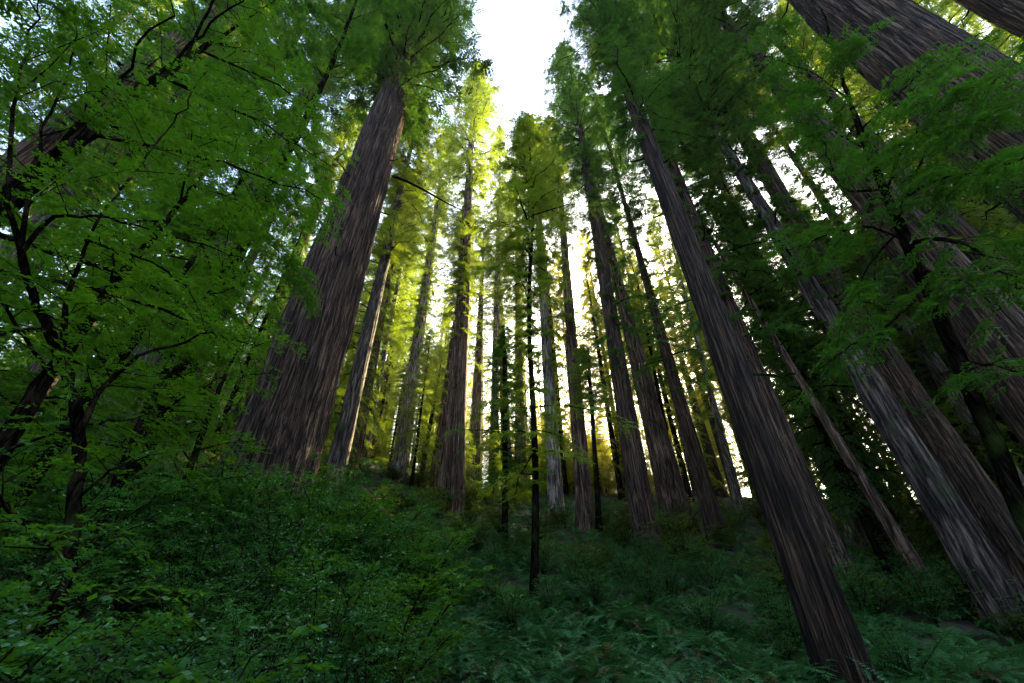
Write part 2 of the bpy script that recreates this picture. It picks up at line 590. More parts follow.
# --- centre and right-of-centre trees
tree("redwood_tree", "redwood with a sunlit orange right edge and yellow green crown beside the sky gap",
     (453, 500), 21, (463, 300), 15, 38, htop(478, 66, 38), ("redwood", 44, None, 6.3), OB, BL, extra=[("sparse", 24, 46, 3.4)])
tree("redwood_tree", "narrow dark trunk touching the left side of the orange edged redwood",
     (440, 505), 8, (452, 376), 6, 37, 46, ("sparse", 18, None, 3.0), OB, BL)
tree("redwood_tree", "brown trunk half hidden behind the narrow dark trunk beside the orange edged redwood",
     (437, 467), 10, (448, 380), 8, 46, 60, ("redwood", 30, None, 4.0), OB, BL)
tree("redwood_tree", "slender grey trunk next to the great redwood, seen just past its lit right side",
     (350, 410), 17, (396, 212), 8.5, 31, 62, ("redwood", 33, None, 4.4), GB, BL, extra=[("sparse", 22, 34, 3.0)])
tree("redwood_tree", "thin brown trunk second from the great redwood on its right side",
     (357, 450), 11, (384, 305), 7, 40, 58, ("redwood", 26, None, 3.8), OB, BL)
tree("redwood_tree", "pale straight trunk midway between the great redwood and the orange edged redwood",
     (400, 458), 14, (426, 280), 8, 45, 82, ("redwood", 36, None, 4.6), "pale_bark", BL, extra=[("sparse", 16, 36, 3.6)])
tree("young_conifer", "thin stem before white sky left of the orange edged tree",
     (422, 472), 5, (432, 415), 4, 50, 34, ("young", 8, None, 3.0), DB, BL)
tree("redwood_tree", "orange sunlit ridge trunk, of the close pair the one farther from the thin dark tree",
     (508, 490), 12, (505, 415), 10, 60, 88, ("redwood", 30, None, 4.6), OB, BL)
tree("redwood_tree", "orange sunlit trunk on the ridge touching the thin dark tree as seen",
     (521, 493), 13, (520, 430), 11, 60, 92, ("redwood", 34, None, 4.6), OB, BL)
tree("redwood_tree", "slim trunk between the orange edged redwood and thin dark conifer, crown against sky",
     (493, 478), 9, (497, 300), 7, 54, htop(501, 128, 54), ("redwood", 36, None, 4.6), GB, BL)
tree("young_conifer", "thin dark young conifer standing alone on the fern slope below the sky gap",
     (533, 590), 8, (531, 230), 3.5, 17, htop(528, 118, 17), ("young", 16, None, 2.9), DB, BL, flare=0.15, wob=0.12, extra=[("sparse", 4.0, 19, 2.6)])
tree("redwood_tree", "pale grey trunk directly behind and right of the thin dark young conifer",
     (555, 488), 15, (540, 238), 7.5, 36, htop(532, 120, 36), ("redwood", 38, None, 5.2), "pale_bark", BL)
tree("redwood_tree", "red brown trunk between the pale grey trunk and the leaning dark grey redwood",
     (585, 514), 18, (563, 229), 7, 35, 68, ("redwood", 34, None, 4.0), OB, BL)
tree("young_conifer", "thin stem just right of the red brown trunk in the middle of the slope",
     (599, 520), 6, (588, 350), 3, 33, 22, ("young", 10, None, 2.2), DB, BL)
tree("redwood_tree", "dark grey redwood whose crown forms the right edge of the sky gap",
     (645, 530), 25, (586, 165), 8, 28, htop(572, 45, 28), ("redwood", 36, None, 4.6), RB, RL, seg=56)
tree("redwood_tree", "broad brown trunk with a pale upper stem close behind the dark grey redwood",
     (668, 480), 26, (616, 275), 11, 37, 84, ("redwood", 44, None, 4.6), OB, RL, flare=0.3)
tree("young_conifer", "thin stem right of the broad brown trunk before white sky",
     (680, 505), 5, (656, 379), 4, 40, 36, ("young", 16, None, 2.4), DB, BL)
tree("redwood_tree", "straight trunk standing between the broad brown trunk and the dark ridged near redwood",
     (714, 524), 19, (640, 258), 7.5, 33, 66, ("redwood", 31, None, 4.4), RB, RL)
for k_, (px_, py_, D_, top_, rad_, lab) in enumerate([
    (505, 515, 27, 330, 2.6, "short dark young conifer just left of the thin dark conifer on the fern slope"),
    (566, 498, 56, 250, 3.2, "young conifer glowing yellow green between pale grey and red brown trunks"),
    (622, 500, 57, 260, 3.6, "young conifer glowing yellow green behind the leaning dark grey redwood"),
    (692, 505, 58, 250, 3.6, "young conifer lit yellow green right of the broad brown trunk"),
    (868, 530, 30, 190, 3.4, "dark young conifer between the slim red brown and grey streaked trunks"),
    (905, 540, 34, 120, 3.8, "tall young conifer behind the wide brown trunk half hidden by it"),
    (985, 520, 36, 200, 3.8, "young conifer right of the wide brown trunk in front of white sky"),
    (330, 470, 36, 170, 3.2, "young conifer behind the right flank of the great redwood"),
]):
    tree("young_conifer", lab, (px_, py_), 6, (px_ + (504 - px_) * 0.2, py_ - (py_ + 248) * 0.2), 4.5, D_, htop(px_ + (504 - px_) * (py_ - top_) / (py_ + 248), top_, D_),
         ("young", 3.5, None, rad_), DB, "glow_leaf" if D_ > 50 else BL if D_ > 33 else HL, flare=0.2)
# --- right side
tree("redwood_tree", "dark ridged redwood among the ferns, running from the bottom edge into a dark crown",
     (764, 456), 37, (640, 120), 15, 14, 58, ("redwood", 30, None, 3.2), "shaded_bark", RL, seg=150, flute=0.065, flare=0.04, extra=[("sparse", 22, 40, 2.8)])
tree("redwood_tree", "thick brown trunk directly behind the dark ridged near redwood",
     (800, 505), 42, (706, 255), 19, 23, 66, ("redwood", 30, None, 5.0), RB, RL, seg=64)
tree("redwood_tree", "smooth grey streaked trunk rising from the ferns at the lower right corner",
     (981, 569), 38, (742, 175), 14.5, 23, 68, ("redwood", 30, None, 5.4), GB, RL, seg=140, flute=0.05)
tree("redwood_tree", "wide brown trunk half behind the grey streaked trunk",
     (936, 450), 47, (825, 270), 26, 29, 70, ("redwood", 36, None, 5.2), RB, RL, seg=64)
tree("redwood_tree", "large brown trunk behind the dark mossy tree with crooked limbs",
     (990, 335), 70, (775, 80), 20, 25, 78, ("redwood", 44, None, 5.6), RB, RL, seg=80)
tree("redwood_tree", "enormous grey trunk crossing the upper right corner behind dark sprays",
     (1012, 133), 108, (860, 20), 76, 17, 72, ("redwood", 40, None, 6.0), RB, RL, seg=180, flute=0.04)
tree("redwood_tree", "trunk showing only its edge in the very top right corner",
     (1050, 15), 60, (1000, -8), 54, 20, 74, ("redwood", 38, None, 5.0), RB, RL, seg=60)
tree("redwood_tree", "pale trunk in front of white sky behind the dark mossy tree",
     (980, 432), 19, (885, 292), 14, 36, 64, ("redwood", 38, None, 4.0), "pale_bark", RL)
tree("redwood_tree", "slim red brown trunk leaning between the near ridged redwood and the grey streaked trunk",
     (892, 528), 13, (800, 380), 9, 24, 40, ("sparse", 14, None, 3.4), OB, RL)
tree("redwood_tree", "narrow shadowed trunk left of the slim red brown trunk",
     (842, 478), 11, (760, 280), 8, 34, 56, ("redwood", 26, None, 3.8), RB, RL)
tree("redwood_tree", "bluish far trunk showing in a leaf gap above the thick brown trunk",
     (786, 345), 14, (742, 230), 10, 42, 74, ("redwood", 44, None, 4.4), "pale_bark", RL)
tree("redwood_tree", "far trunk showing above and behind the grey streaked trunk",
     (806, 235), 13, (770, 170), 11, 38, 80, ("redwood", 50, None, 4.4), GB, RL)
tree("redwood_tree", "pale far trunk on the ridge just left of the dark ridged near redwood",
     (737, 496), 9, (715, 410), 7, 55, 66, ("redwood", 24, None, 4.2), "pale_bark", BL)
# --- left side
tree("redwood_tree", "tall trunk slanting across the upper left corner behind green leaves",
     (80, 117), 30, (185, 35), 22, 22, 70, ("redwood", 36, None, 5.0), RB, RL)
tree("redwood_tree", "grey mossy trunk left of the great redwood showing through a gap in the leaves",
     (197, 282), 35, (262, 170), 22, 29, 74, ("redwood", 38, None, 5.0), GB, RL, seg=56)
tree("redwood_tree", "narrow grey trunk partly hidden behind the left flank of the great redwood",
     (222, 440), 14, (318, 205), 9, 40, 70, ("redwood", 34, None, 4.4), GB, BL)
print("trees", round(time.time() - T0, 1))


# ------------------------------------------------------------------ near understory trees with their own limbs
def limb_tree(name, label, D, trunk_px, trunk_w, limbs, leaf, bark, ll, lw, kt, m, tl, seed, up=-0.1, flat=0.35, top_up=0.0):
    """trunk_px: axis points (px,py,D); limbs: list of lists of (px,py,D)"""
    rg = np.random.default_rng(seed)
    pts = np.array([at(*p) for p in trunk_px])
    a0 = pts[0] - (pts[1] - pts[0]) * 0.0
    gz = float(ground_z(a0[0], a0[1]))
    base = np.array([a0[0], a0[1], gz - 0.1])
    if a0[2] > gz + 0.05:
        pts = np.vstack([base, pts])
    root = thing(name, label, "tree", tuple(base))
    q = pts - base
    # resample smoothly
    t = np.linspace(0, 1, 40)
    cs = np.concatenate([[0], np.cumsum(np.linalg.norm(np.diff(q, axis=0), axis=1))])
    cs /= cs[-1]
    qq = np.stack([np.interp(t, cs, q[:, i]) for i in range(3)], 1)
    for _ in range(3):
        qq[1:-1] = (qq[:-2] + 2 * qq[1:-1] + qq[2:]) / 4
    qq += rg.normal(0, 0.012, qq.shape)
    g = Geo()
    g.tube(qq, np.interp(t, np.linspace(0, 1, len(trunk_w)), trunk_w) * (1 + 0.08 * rg.normal(size=40)), 12, 0)
    obj("trunk", g.mesh("trunk", [MAT[bark]], True), root)
    gl, gw = Geo(), Geo()
    for lb in limbs:
        dens = 1.0
        r0 = 0.05
        if isinstance(lb, dict):
            dens, r0, lb = lb.get("dens", 1.0), lb.get("r", 0.05), lb["p"]
        lp = np.array([p if isinstance(p, np.ndarray) else at(*p) for p in lb]) - base
        s = np.linspace(0, 1, 12)
        c2 = np.concatenate([[0], np.cumsum(np.linalg.norm(np.diff(lp, axis=0), axis=1))])
        ln = c2[-1]
        c2 /= ln
        lp = np.stack([np.interp(s, c2, lp[:, i]) for i in range(3)], 1)
        lp[1:-1] = (lp[:-2] + 2 * lp[1:-1] + lp[2:]) / 4
        lp[1:] += rg.normal(0, 0.012 * ln, (11, 3)) * s[1:, None]
        gw.tube(lp, np.linspace(r0 * 0.65, 0.008, 12), 6, 0)
        if dens <= 0:
            continue
        # side branchlets, then leafy twigs on them
        nb = max(4, int(ln * 6.5 * dens))
        P, d, bl = twigs_along(rg, lp, nb, min(1.3, 0.3 * ln + 0.35), s0=0.12, up=up)
        for k in range(nb):
            q1 = d[k] * bl[k]
            bend = rg.normal(0, 0.09, 3) * bl[k]
            e = np.array([P[k], P[k] + q1 * 0.3 + bend * 0.7, P[k] + q1 * 0.6 + bend, P[k] + q1 + np.array([0, 0, -0.2 * bl[k]]) + rg.normal(0, 0.05, 3)])
            gw.tube(e, [0.007, 0.005, 0.004, 0.002], 4, 0)
            n2 = max(3, int(kt * bl[k]))
            P2, d2, l2 = twigs_along(rg, e, n2, tl, s0=0.1, up=up * 0.5)
            gl.quads(leaves_on(rg, P2, d2, l2, m, ll, lw, droop=0.2, flat=flat), 0)
    obj("limb", gw.mesh("limb", [MAT["branch_bark"]], True), root)
    obj("crown", gl.mesh("crown", [MAT[leaf]]), root)
    return root


def auto_limbs(rg, axis_pts, n, reach, h0=0.2, rise=0.3, dens=1.0, toward=None):
    """limbs springing from a trunk polyline (world points)"""
    out = []
    axis_pts = np.asarray(axis_pts)
    th = rg.random() * 6
    for i in range(n):
        s = h0 + (1 - h0) * (i + rg.random()) / n
        f = s * (len(axis_pts) - 1)
        k = min(int(f), len(axis_pts) - 2)
        p = axis_pts[k] + (axis_pts[k + 1] - axis_pts[k]) * (f - k)
        th += 2.4 + rg.normal(0, 0.5)
        ln = reach * rg.uniform(0.6, 1.15) * (1.1 - 0.55 * s)
        d = np.array([math.cos(th), math.sin(th), rise * rg.uniform(0.3, 1.6)])
        if toward is not None:
            d = d + np.asarray(toward)
        d = d / np.linalg.norm(d)
        q = [p, p + d * ln * 0.5, p + d * ln + np.array([0, 0, -0.15 * ln])]
        out.append({"p": q, "dens": dens, "r": 0.012 + 0.012 * ln})
    return out


def near_broadleaf(name, label, base_px, D, height, reach, n, seed, leaf="broad_leaf", ll=0.068, lw=0.034, fork=None, lean=(0, 0), r=0.11, h0=0.25, kt=10, m=19, tl=0.4, rise=0.35, extra=(), bark="dark_bark", toward=None):
    rg = np.random.default_rng(seed)
    P = at(*base_px, D)
    gz = float(ground_z(P[0], P[1]))
    ax = [np.array([P[0] + lean[0] * s + 0.12 * math.sin(s * 5 + seed), P[1] + lean[1] * s + 0.1 * math.cos(s * 4 + seed), gz + height * s]) for s in np.linspace(0, 1, 9)]
    tp = []
    for a in ax:
        x, y = project(a)
        tp.append((x, y, math.hypot(a[0], a[1])))
    return limb_tree(name, label, D, tp, [r, r * 0.8, r * 0.5, 0.02], auto_limbs(rg, ax, n, reach, h0, rise, toward=toward) + list(extra), leaf, bark, ll, lw, kt, m, tl, seed)


# forked dark tree in the left foreground
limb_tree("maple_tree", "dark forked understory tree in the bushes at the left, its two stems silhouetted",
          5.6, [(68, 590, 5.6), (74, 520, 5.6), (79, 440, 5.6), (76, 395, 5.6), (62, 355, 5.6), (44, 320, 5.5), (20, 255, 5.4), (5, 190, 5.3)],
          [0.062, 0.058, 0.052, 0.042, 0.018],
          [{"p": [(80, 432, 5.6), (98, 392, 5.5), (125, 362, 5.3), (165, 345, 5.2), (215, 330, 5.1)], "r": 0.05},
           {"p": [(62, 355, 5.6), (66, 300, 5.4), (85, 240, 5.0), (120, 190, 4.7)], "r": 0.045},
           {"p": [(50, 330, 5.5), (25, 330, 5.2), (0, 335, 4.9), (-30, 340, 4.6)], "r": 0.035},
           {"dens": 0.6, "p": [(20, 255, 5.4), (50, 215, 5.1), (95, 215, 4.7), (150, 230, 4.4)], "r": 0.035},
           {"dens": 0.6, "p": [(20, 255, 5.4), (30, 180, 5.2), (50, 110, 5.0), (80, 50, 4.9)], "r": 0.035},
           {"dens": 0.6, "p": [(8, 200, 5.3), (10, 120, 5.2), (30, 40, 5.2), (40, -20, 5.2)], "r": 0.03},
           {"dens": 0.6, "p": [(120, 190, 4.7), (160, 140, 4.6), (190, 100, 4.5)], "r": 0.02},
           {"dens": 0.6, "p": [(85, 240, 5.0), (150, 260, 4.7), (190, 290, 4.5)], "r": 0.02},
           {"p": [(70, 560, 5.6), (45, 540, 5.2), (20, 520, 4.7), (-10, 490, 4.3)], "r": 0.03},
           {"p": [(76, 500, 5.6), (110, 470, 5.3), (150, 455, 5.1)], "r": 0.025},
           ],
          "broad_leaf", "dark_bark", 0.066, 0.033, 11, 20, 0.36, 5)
near_broadleaf("maple_tree", "curved dark stem at the left edge below yellow backlit leaves", (14, 470), 6.8, 8.5, 2.4, 13, 21, lean=(-0.8, 0.3), r=0.12)
near_broadleaf("maple_tree", "leafy green understory tree between the forked tree and the great redwood", (130, 480), 9.5, 8.0, 2.3, 18, 33, r=0.10, lean=(-0.9, 0.5))
near_broadleaf("maple_tree", "slim leafy understory tree beside the left flank of the great redwood", (190, 470), 12.5, 8.0, 1.7, 16, 45, r=0.10, ll=0.085, lw=0.045)
near_broadleaf("maple_tree", "tall bright green tree overhanging the upper left corner from outside the picture", (-330, 430), 7.0, 12, 4.2, 11, 57, r=0.16, h0=0.3, lean=(0.5, 0.6), toward=(1.1, 0.25, 0.0), kt=10)
near_broadleaf("maple_tree", "broad leafy tree filling the upper left between the slanting trunk and the dark conifer", (40, 470), 11.0, 14, 3.0, 17, 61, r=0.11, h0=0.3, lean=(-0.2, 0.5), ll=0.1, lw=0.05)
near_broadleaf("maple_tree", "leafy tree among bushes at the foot of the slanting trunk, far left", (40, 450), 15.0, 11, 3.6, 26, 63, r=0.12, h0=0.15, ll=0.12, lw=0.06)
# dark conifer with bare limbs
P = lambda x, y, D=14: (x, y, D)
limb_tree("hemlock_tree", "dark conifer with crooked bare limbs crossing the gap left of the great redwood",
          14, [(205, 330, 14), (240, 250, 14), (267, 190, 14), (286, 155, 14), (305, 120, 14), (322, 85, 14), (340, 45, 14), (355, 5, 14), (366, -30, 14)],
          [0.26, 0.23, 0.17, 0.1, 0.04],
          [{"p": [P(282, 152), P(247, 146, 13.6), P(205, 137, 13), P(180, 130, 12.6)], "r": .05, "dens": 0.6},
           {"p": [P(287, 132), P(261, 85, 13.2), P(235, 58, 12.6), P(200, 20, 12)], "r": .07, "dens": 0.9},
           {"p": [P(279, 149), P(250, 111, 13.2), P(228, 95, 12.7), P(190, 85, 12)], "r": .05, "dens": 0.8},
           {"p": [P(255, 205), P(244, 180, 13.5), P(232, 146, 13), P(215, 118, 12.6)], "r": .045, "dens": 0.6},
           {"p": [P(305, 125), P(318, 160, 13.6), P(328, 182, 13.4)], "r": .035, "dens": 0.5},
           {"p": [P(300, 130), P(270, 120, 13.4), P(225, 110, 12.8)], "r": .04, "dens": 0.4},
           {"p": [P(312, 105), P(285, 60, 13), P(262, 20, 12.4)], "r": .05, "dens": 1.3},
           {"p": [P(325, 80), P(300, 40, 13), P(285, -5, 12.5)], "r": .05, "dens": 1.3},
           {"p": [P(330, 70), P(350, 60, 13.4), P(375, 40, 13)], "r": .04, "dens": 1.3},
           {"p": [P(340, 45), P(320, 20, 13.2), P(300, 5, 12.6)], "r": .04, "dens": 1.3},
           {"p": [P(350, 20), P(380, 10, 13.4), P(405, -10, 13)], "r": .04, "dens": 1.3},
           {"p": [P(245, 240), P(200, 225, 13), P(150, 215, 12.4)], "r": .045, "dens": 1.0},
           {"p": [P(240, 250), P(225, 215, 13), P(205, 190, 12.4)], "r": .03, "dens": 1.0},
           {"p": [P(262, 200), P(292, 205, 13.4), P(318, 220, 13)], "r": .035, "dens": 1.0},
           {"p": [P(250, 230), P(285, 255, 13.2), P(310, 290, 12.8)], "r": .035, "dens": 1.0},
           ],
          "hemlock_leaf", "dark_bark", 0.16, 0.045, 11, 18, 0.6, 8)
# dark mossy tree at the right
Q = lambda x, y, D=9.5: (x, y, D)
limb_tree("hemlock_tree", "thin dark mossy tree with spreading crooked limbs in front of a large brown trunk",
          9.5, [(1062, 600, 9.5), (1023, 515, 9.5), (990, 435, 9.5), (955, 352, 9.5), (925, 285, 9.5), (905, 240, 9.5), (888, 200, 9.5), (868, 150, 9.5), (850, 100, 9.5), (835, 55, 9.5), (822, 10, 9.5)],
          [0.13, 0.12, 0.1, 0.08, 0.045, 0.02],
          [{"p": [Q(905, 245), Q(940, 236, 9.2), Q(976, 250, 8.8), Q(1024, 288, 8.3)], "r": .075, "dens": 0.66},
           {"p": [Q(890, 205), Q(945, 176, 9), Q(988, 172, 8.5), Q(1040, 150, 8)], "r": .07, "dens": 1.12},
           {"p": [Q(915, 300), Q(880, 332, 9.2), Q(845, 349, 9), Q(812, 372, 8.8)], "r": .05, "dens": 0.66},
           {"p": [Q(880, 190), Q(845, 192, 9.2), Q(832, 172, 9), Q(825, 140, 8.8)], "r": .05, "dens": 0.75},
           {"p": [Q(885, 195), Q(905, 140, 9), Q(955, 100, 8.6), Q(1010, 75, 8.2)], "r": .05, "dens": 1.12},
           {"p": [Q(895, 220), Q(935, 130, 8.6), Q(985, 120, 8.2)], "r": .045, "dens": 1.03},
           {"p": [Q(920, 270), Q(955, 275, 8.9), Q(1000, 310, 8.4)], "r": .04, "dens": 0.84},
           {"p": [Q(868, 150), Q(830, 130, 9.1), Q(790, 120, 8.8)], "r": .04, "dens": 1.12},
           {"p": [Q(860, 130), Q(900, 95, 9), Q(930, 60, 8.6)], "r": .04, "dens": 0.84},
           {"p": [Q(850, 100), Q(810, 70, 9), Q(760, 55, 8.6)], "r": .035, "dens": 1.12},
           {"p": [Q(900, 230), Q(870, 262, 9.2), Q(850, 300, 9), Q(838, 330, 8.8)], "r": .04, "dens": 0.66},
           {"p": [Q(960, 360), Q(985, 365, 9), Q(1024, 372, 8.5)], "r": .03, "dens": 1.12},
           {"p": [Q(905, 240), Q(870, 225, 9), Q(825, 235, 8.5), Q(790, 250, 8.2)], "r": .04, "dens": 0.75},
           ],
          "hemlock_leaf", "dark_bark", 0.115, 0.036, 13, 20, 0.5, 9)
print("near trees", round(time.time() - T0, 1))


# ------------------------------------------------------------------ trees on and beyond the ridge
def back_tree(x, y, Ht, r, kind, start, rad, bark, leaf, name, label, group, idx):
    z = float(ground_z(x, y))
    root = thing(name, label, "tree", (x, y, z), group)
    me = BT[(kind, bark)][idx % 2]
    k = Ht / 60.0
    obj("trunk", me, root, (0, 0, 0), idx * 1.7, (r / 0.8, r / 0.8, k))
    c = CROWN[kind]
    obj("crown", crown_mesh(kind, idx, leaf), root, (0, 0, start), idx * 2.1, (rad / c["R"], rad / c["R"], (Ht - start + 0.5) / c["L"]))
    return root


BT = {}
for kind in ("redwood", "young", "sparse"):
    for bark in (RB, OB, GB, DB):
        BT[(kind, bark)] = []
_pool = {}
for bark in (RB, OB, GB, DB):
    _pool[bark] = []
    for i in range(2):
        hs = np.concatenate([[-1.5], np.linspace(0, 60, 50)])
        rs = 0.8 * (1 - np.clip(hs, 0, 60) / 62) ** 0.8
        _pool[bark].append(trunk_geo(np.random.default_rng(i + 5), None, np.array([0, 0, 1.0]), hs, rs, 24, 0.04, 0.35).mesh("trunk", [MAT[bark]], True))
for k in BT:
    BT[k] = _pool[k[1]]

SUN_AZ, SUN_EL = math.radians(25), math.radians(27)
placed = []


def in_corridor(x, y, w):
    # the opening on the ridge through which the low sun reaches the middle of the slope
    a = SUN_AZ
    for ox, oy in ((-5.0, 38.0), (0.8, 60.0), (9.0, 62.0)):
        t = (x - ox) * math.sin(a) + (y - oy) * math.cos(a)
        c = abs((x - ox) * math.cos(a) - (y - oy) * math.sin(a))
        if t > 4 and c < w:
            return True
    return False



rb = np.random.default_rng(77)
n_big = 0
tries = 0
while n_big < 84 and tries < 4000:
    tries += 1
    y = rb.uniform(48, 115)
    az = rb.uniform(-1.1, 1.1)
    x = y * math.tan(az)
    if abs(x) > 150:
        continue
    if any((x - a) ** 2 + (y - b) ** 2 < 4.5**2 for a, b in placed):
        continue
    # leave some of the middle open so that white sky and low sun come through
    if (0.05 < az < 0.52 and rb.random() < 0.7) or (-0.3 < az < 0.0 and rb.random() < 0.4) or (0.45 < az < 0.95 and y > 48 and rb.random() < 0.7):
        continue
    if in_corridor(x, y, 5.5):
        continue
    placed.append((x, y))
    Ht = rb.uniform(42, 72)
    # the sky gap over the middle stays open
    lim = math.hypot(x, y) * math.tan(math.radians(52 if abs(az) < 0.3 else 62))
    Ht = min(Ht, lim)
    back_tree(x, y, Ht, rb.uniform(0.45, 1.0), "redwood", rb.uniform(9, 24), rb.uniform(3.6, 5.2), [OB, RB, GB][int(rb.integers(3))], BL,
              "redwood_tree", "distant straight trunk among the many backlit trees on the ridge", "distant trees on the ridge", n_big)
    n_big += 1
n_y = 0
while n_y < 190:
    y = rb.uniform(22, 85)
    az = rb.uniform(-1.1, 1.1)
    x = y * math.tan(az)
    if -0.32 < az < 0.0 and rb.random() < 0.6:
        continue
    if y > 52 and 0.0 < az < 0.4 and rb.random() < 0.8:
        continue
    if (y <= 52 and 0.0 < az < 0.47) or (y < 60 and 0.25 < az < 0.6 and rb.random() < 0.85):
        continue
    if y < 40 and (abs(az + 0.05) < 0.42 or rb.random() < 0.25):
        continue
    if any((x - a) ** 2 + (y - b) ** 2 < 2.2**2 for a, b in placed):
        continue
    Ht = rb.uniform(9, 34)
    if in_corridor(x, y, 4.0):
        Ht = rb.uniform(6, 11)
    elif 0.08 < az < 0.55 and y > 40:
        Ht = rb.uniform(7, 19)
    placed.append((x, y))
    back_tree(x, y, Ht, rb.uniform(0.1, 0.2) * Ht / 16, "young", Ht * rb.uniform(0.04, 0.2), rb.uniform(1.8, 3.2), DB, BL if y > 40 else HL,
              "young_conifer", "young conifer filling the space between the big trunks on the upper slope", "young conifers on the upper slope", n_y)
    n_y += 1
n_mid = 0
while n_mid < 20:
    az, D = rb.uniform(0.62, 1.05), rb.uniform(36, 62)
    x, y = D * math.sin(az), D * math.cos(az)
    if in_corridor(x, y, 5.0) or any((x - a) ** 2 + (y - b) ** 2 < 2.8**2 for a, b in placed):
        continue
    placed.append((x, y))
    back_tree(x, y, rb.uniform(26, 46), rb.uniform(0.25, 0.5), "redwood", rb.uniform(3, 9), rb.uniform(3.4, 5.0), [OB, RB, GB][n_mid % 3], [BL, RL][n_mid % 2],
              "redwood_tree", "middle sized tree in the dense stand behind the leaning trunks on the shaded side", "dense stand behind the leaning trunks", n_mid)
    n_mid += 1
n_crest = 0
while n_crest < 16:
    az, D = rb.uniform(0.1, 0.52), rb.uniform(60, 100)
    x, y = D * math.sin(az), D * math.cos(az)
    if any((x - a) ** 2 + (y - b) ** 2 < 2.6**2 for a, b in placed):
        continue
    placed.append((x, y))
    Ht = rb.uniform(9, 16) if in_corridor(x, y, 3.0) else rb.uniform(13, 27)
    back_tree(x, y, Ht, 0.16, "young", 1.0, rb.uniform(2.6, 3.8), OB, "glow_leaf",
              "young_conifer", "backlit conifer filling a bright gap between trunks on the crest", "backlit conifers in the bright gaps", n_crest)
    n_crest += 1
n_glow = 0
while n_glow < 62:
    if n_glow < 44:
        az, D = rb.uniform(-0.12, 0.62), rb.uniform(84, 116)
        Ht, st = rb.uniform(19, 33), rb.uniform(0.5, 3)
    else:
        az, D = rb.uniform(0.02, 0.6), rb.uniform(58, 80)
        Ht, st = rb.uniform(34, 56), rb.uniform(9, 18)
    x, y = D * math.sin(az), D * math.cos(az)
    if any((x - a) ** 2 + (y - b) ** 2 < 2.6**2 for a, b in placed):
        continue
    if n_glow >= 44 and in_corridor(x, y, 3.0):
        n_glow += 1
        continue
    placed.append((x, y))
    back_tree(x, y, Ht, 0.25 if n_glow < 44 else 0.45, "redwood", st, rb.uniform(3.6, 5.0), [OB, GB][n_glow % 2], "glow_leaf",
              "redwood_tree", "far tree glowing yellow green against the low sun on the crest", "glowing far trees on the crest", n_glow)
    n_glow += 1
n_low = 0
while n_low < 20:
    az, D = rb.uniform(-0.1, 0.6), rb.uniform(56, 100)
    x, y = D * math.sin(az), D * math.cos(az)
    if not in_corridor(x, y, 7.0) or any((x - a) ** 2 + (y - b) ** 2 < 1.8**2 for a, b in placed):
        continue
    placed.append((x, y))
    Ht = rb.uniform(7, 15)
    back_tree(x, y, Ht, 0.12, "young", 0.6, rb.uniform(2.4, 3.6), DB, "glow_leaf",
              "young_conifer", "small sunlit conifer glowing on the crest under the low sun", "sunlit small conifers on the crest", n_low)
    n_low += 1
n_far = 0
while n_far < 62:
    az = rb.uniform(-0.95, 0.95)
    D = rb.uniform(84, 165)
    x, y = D * math.sin(az), D * math.cos(az)
    if -0.1 < az < 0.8 or in_corridor(x, y, 5.0) or any((x - a) ** 2 + (y - b) ** 2 < 5**2 for a, b in placed):
        continue
    placed.append((x, y))
    Ht = rb.uniform(20, 29) if -0.1 < az < 0.75 else rb.uniform(28, 55)
    back_tree(x, y, Ht, rb.uniform(0.35, 0.7), "redwood", rb.uniform(2, 7), rb.uniform(4.5, 6.5), [OB, RB, GB][n_far % 3], BL,
              "redwood_tree", "far tree beyond the crest of the slope, seen in slivers between the trunks", "far trees beyond the crest", n_far)
    n_far += 1
for i in range(26):
    sgn = 1 if i % 13 < 8 else -1
    az, D = sgn * rb.uniform(0.72, 1.15), rb.uniform(30, 62)
    x, y = D * math.sin(az), D * math.cos(az)
    if any((x - a) ** 2 + (y - b) ** 2 < 3.5**2 for a, b in placed):
        continue
    placed.append((x, y))
    back_tree(x, y, rb.uniform(45, 68), rb.uniform(0.4, 0.8), "redwood", rb.uniform(7, 20), rb.uniform(3.8, 5.2), [RB, GB][i % 2], RL if i % 3 else BL,
              "redwood_tree", "straight trunk among the dense trees standing back at the side of the slope", "trees standing back at the sides", i)
for i, (az, D) in enumerate([(1.2, 36), (1.13, 44), (1.25, 52), (1.06, 38), (-1.2, 40), (-1.05, 34)]):
    x, y = D * math.sin(az), D * math.cos(az)
    placed.append((x, y))
    back_tree(x, y, 62, 0.6, "redwood", 16, 5.0, GB, BL if i != 3 else RL,
              "redwood_tree", "straight trunk among the dense trees standing back at the side of the slope", "trees standing back at the sides", i)
for i in range(10):  # unseen redwoods added behind the camera to cut the open sky's light
    x, y = rb.uniform(-42, 42), rb.uniform(-36, -12)
    if math.hypot(x, y) < 9:
        continue
    back_tree(x, y, rb.uniform(45, 70), rb.uniform(0.7, 1.2), "redwood", rb.uniform(8, 20), rb.uniform(5, 6.5), RB, RL,
              "redwood_tree", "unseen redwood added behind the viewpoint to block sky light", "unseen trees added against sky light", i)
print("back trees", round(time.time() - T0, 1))


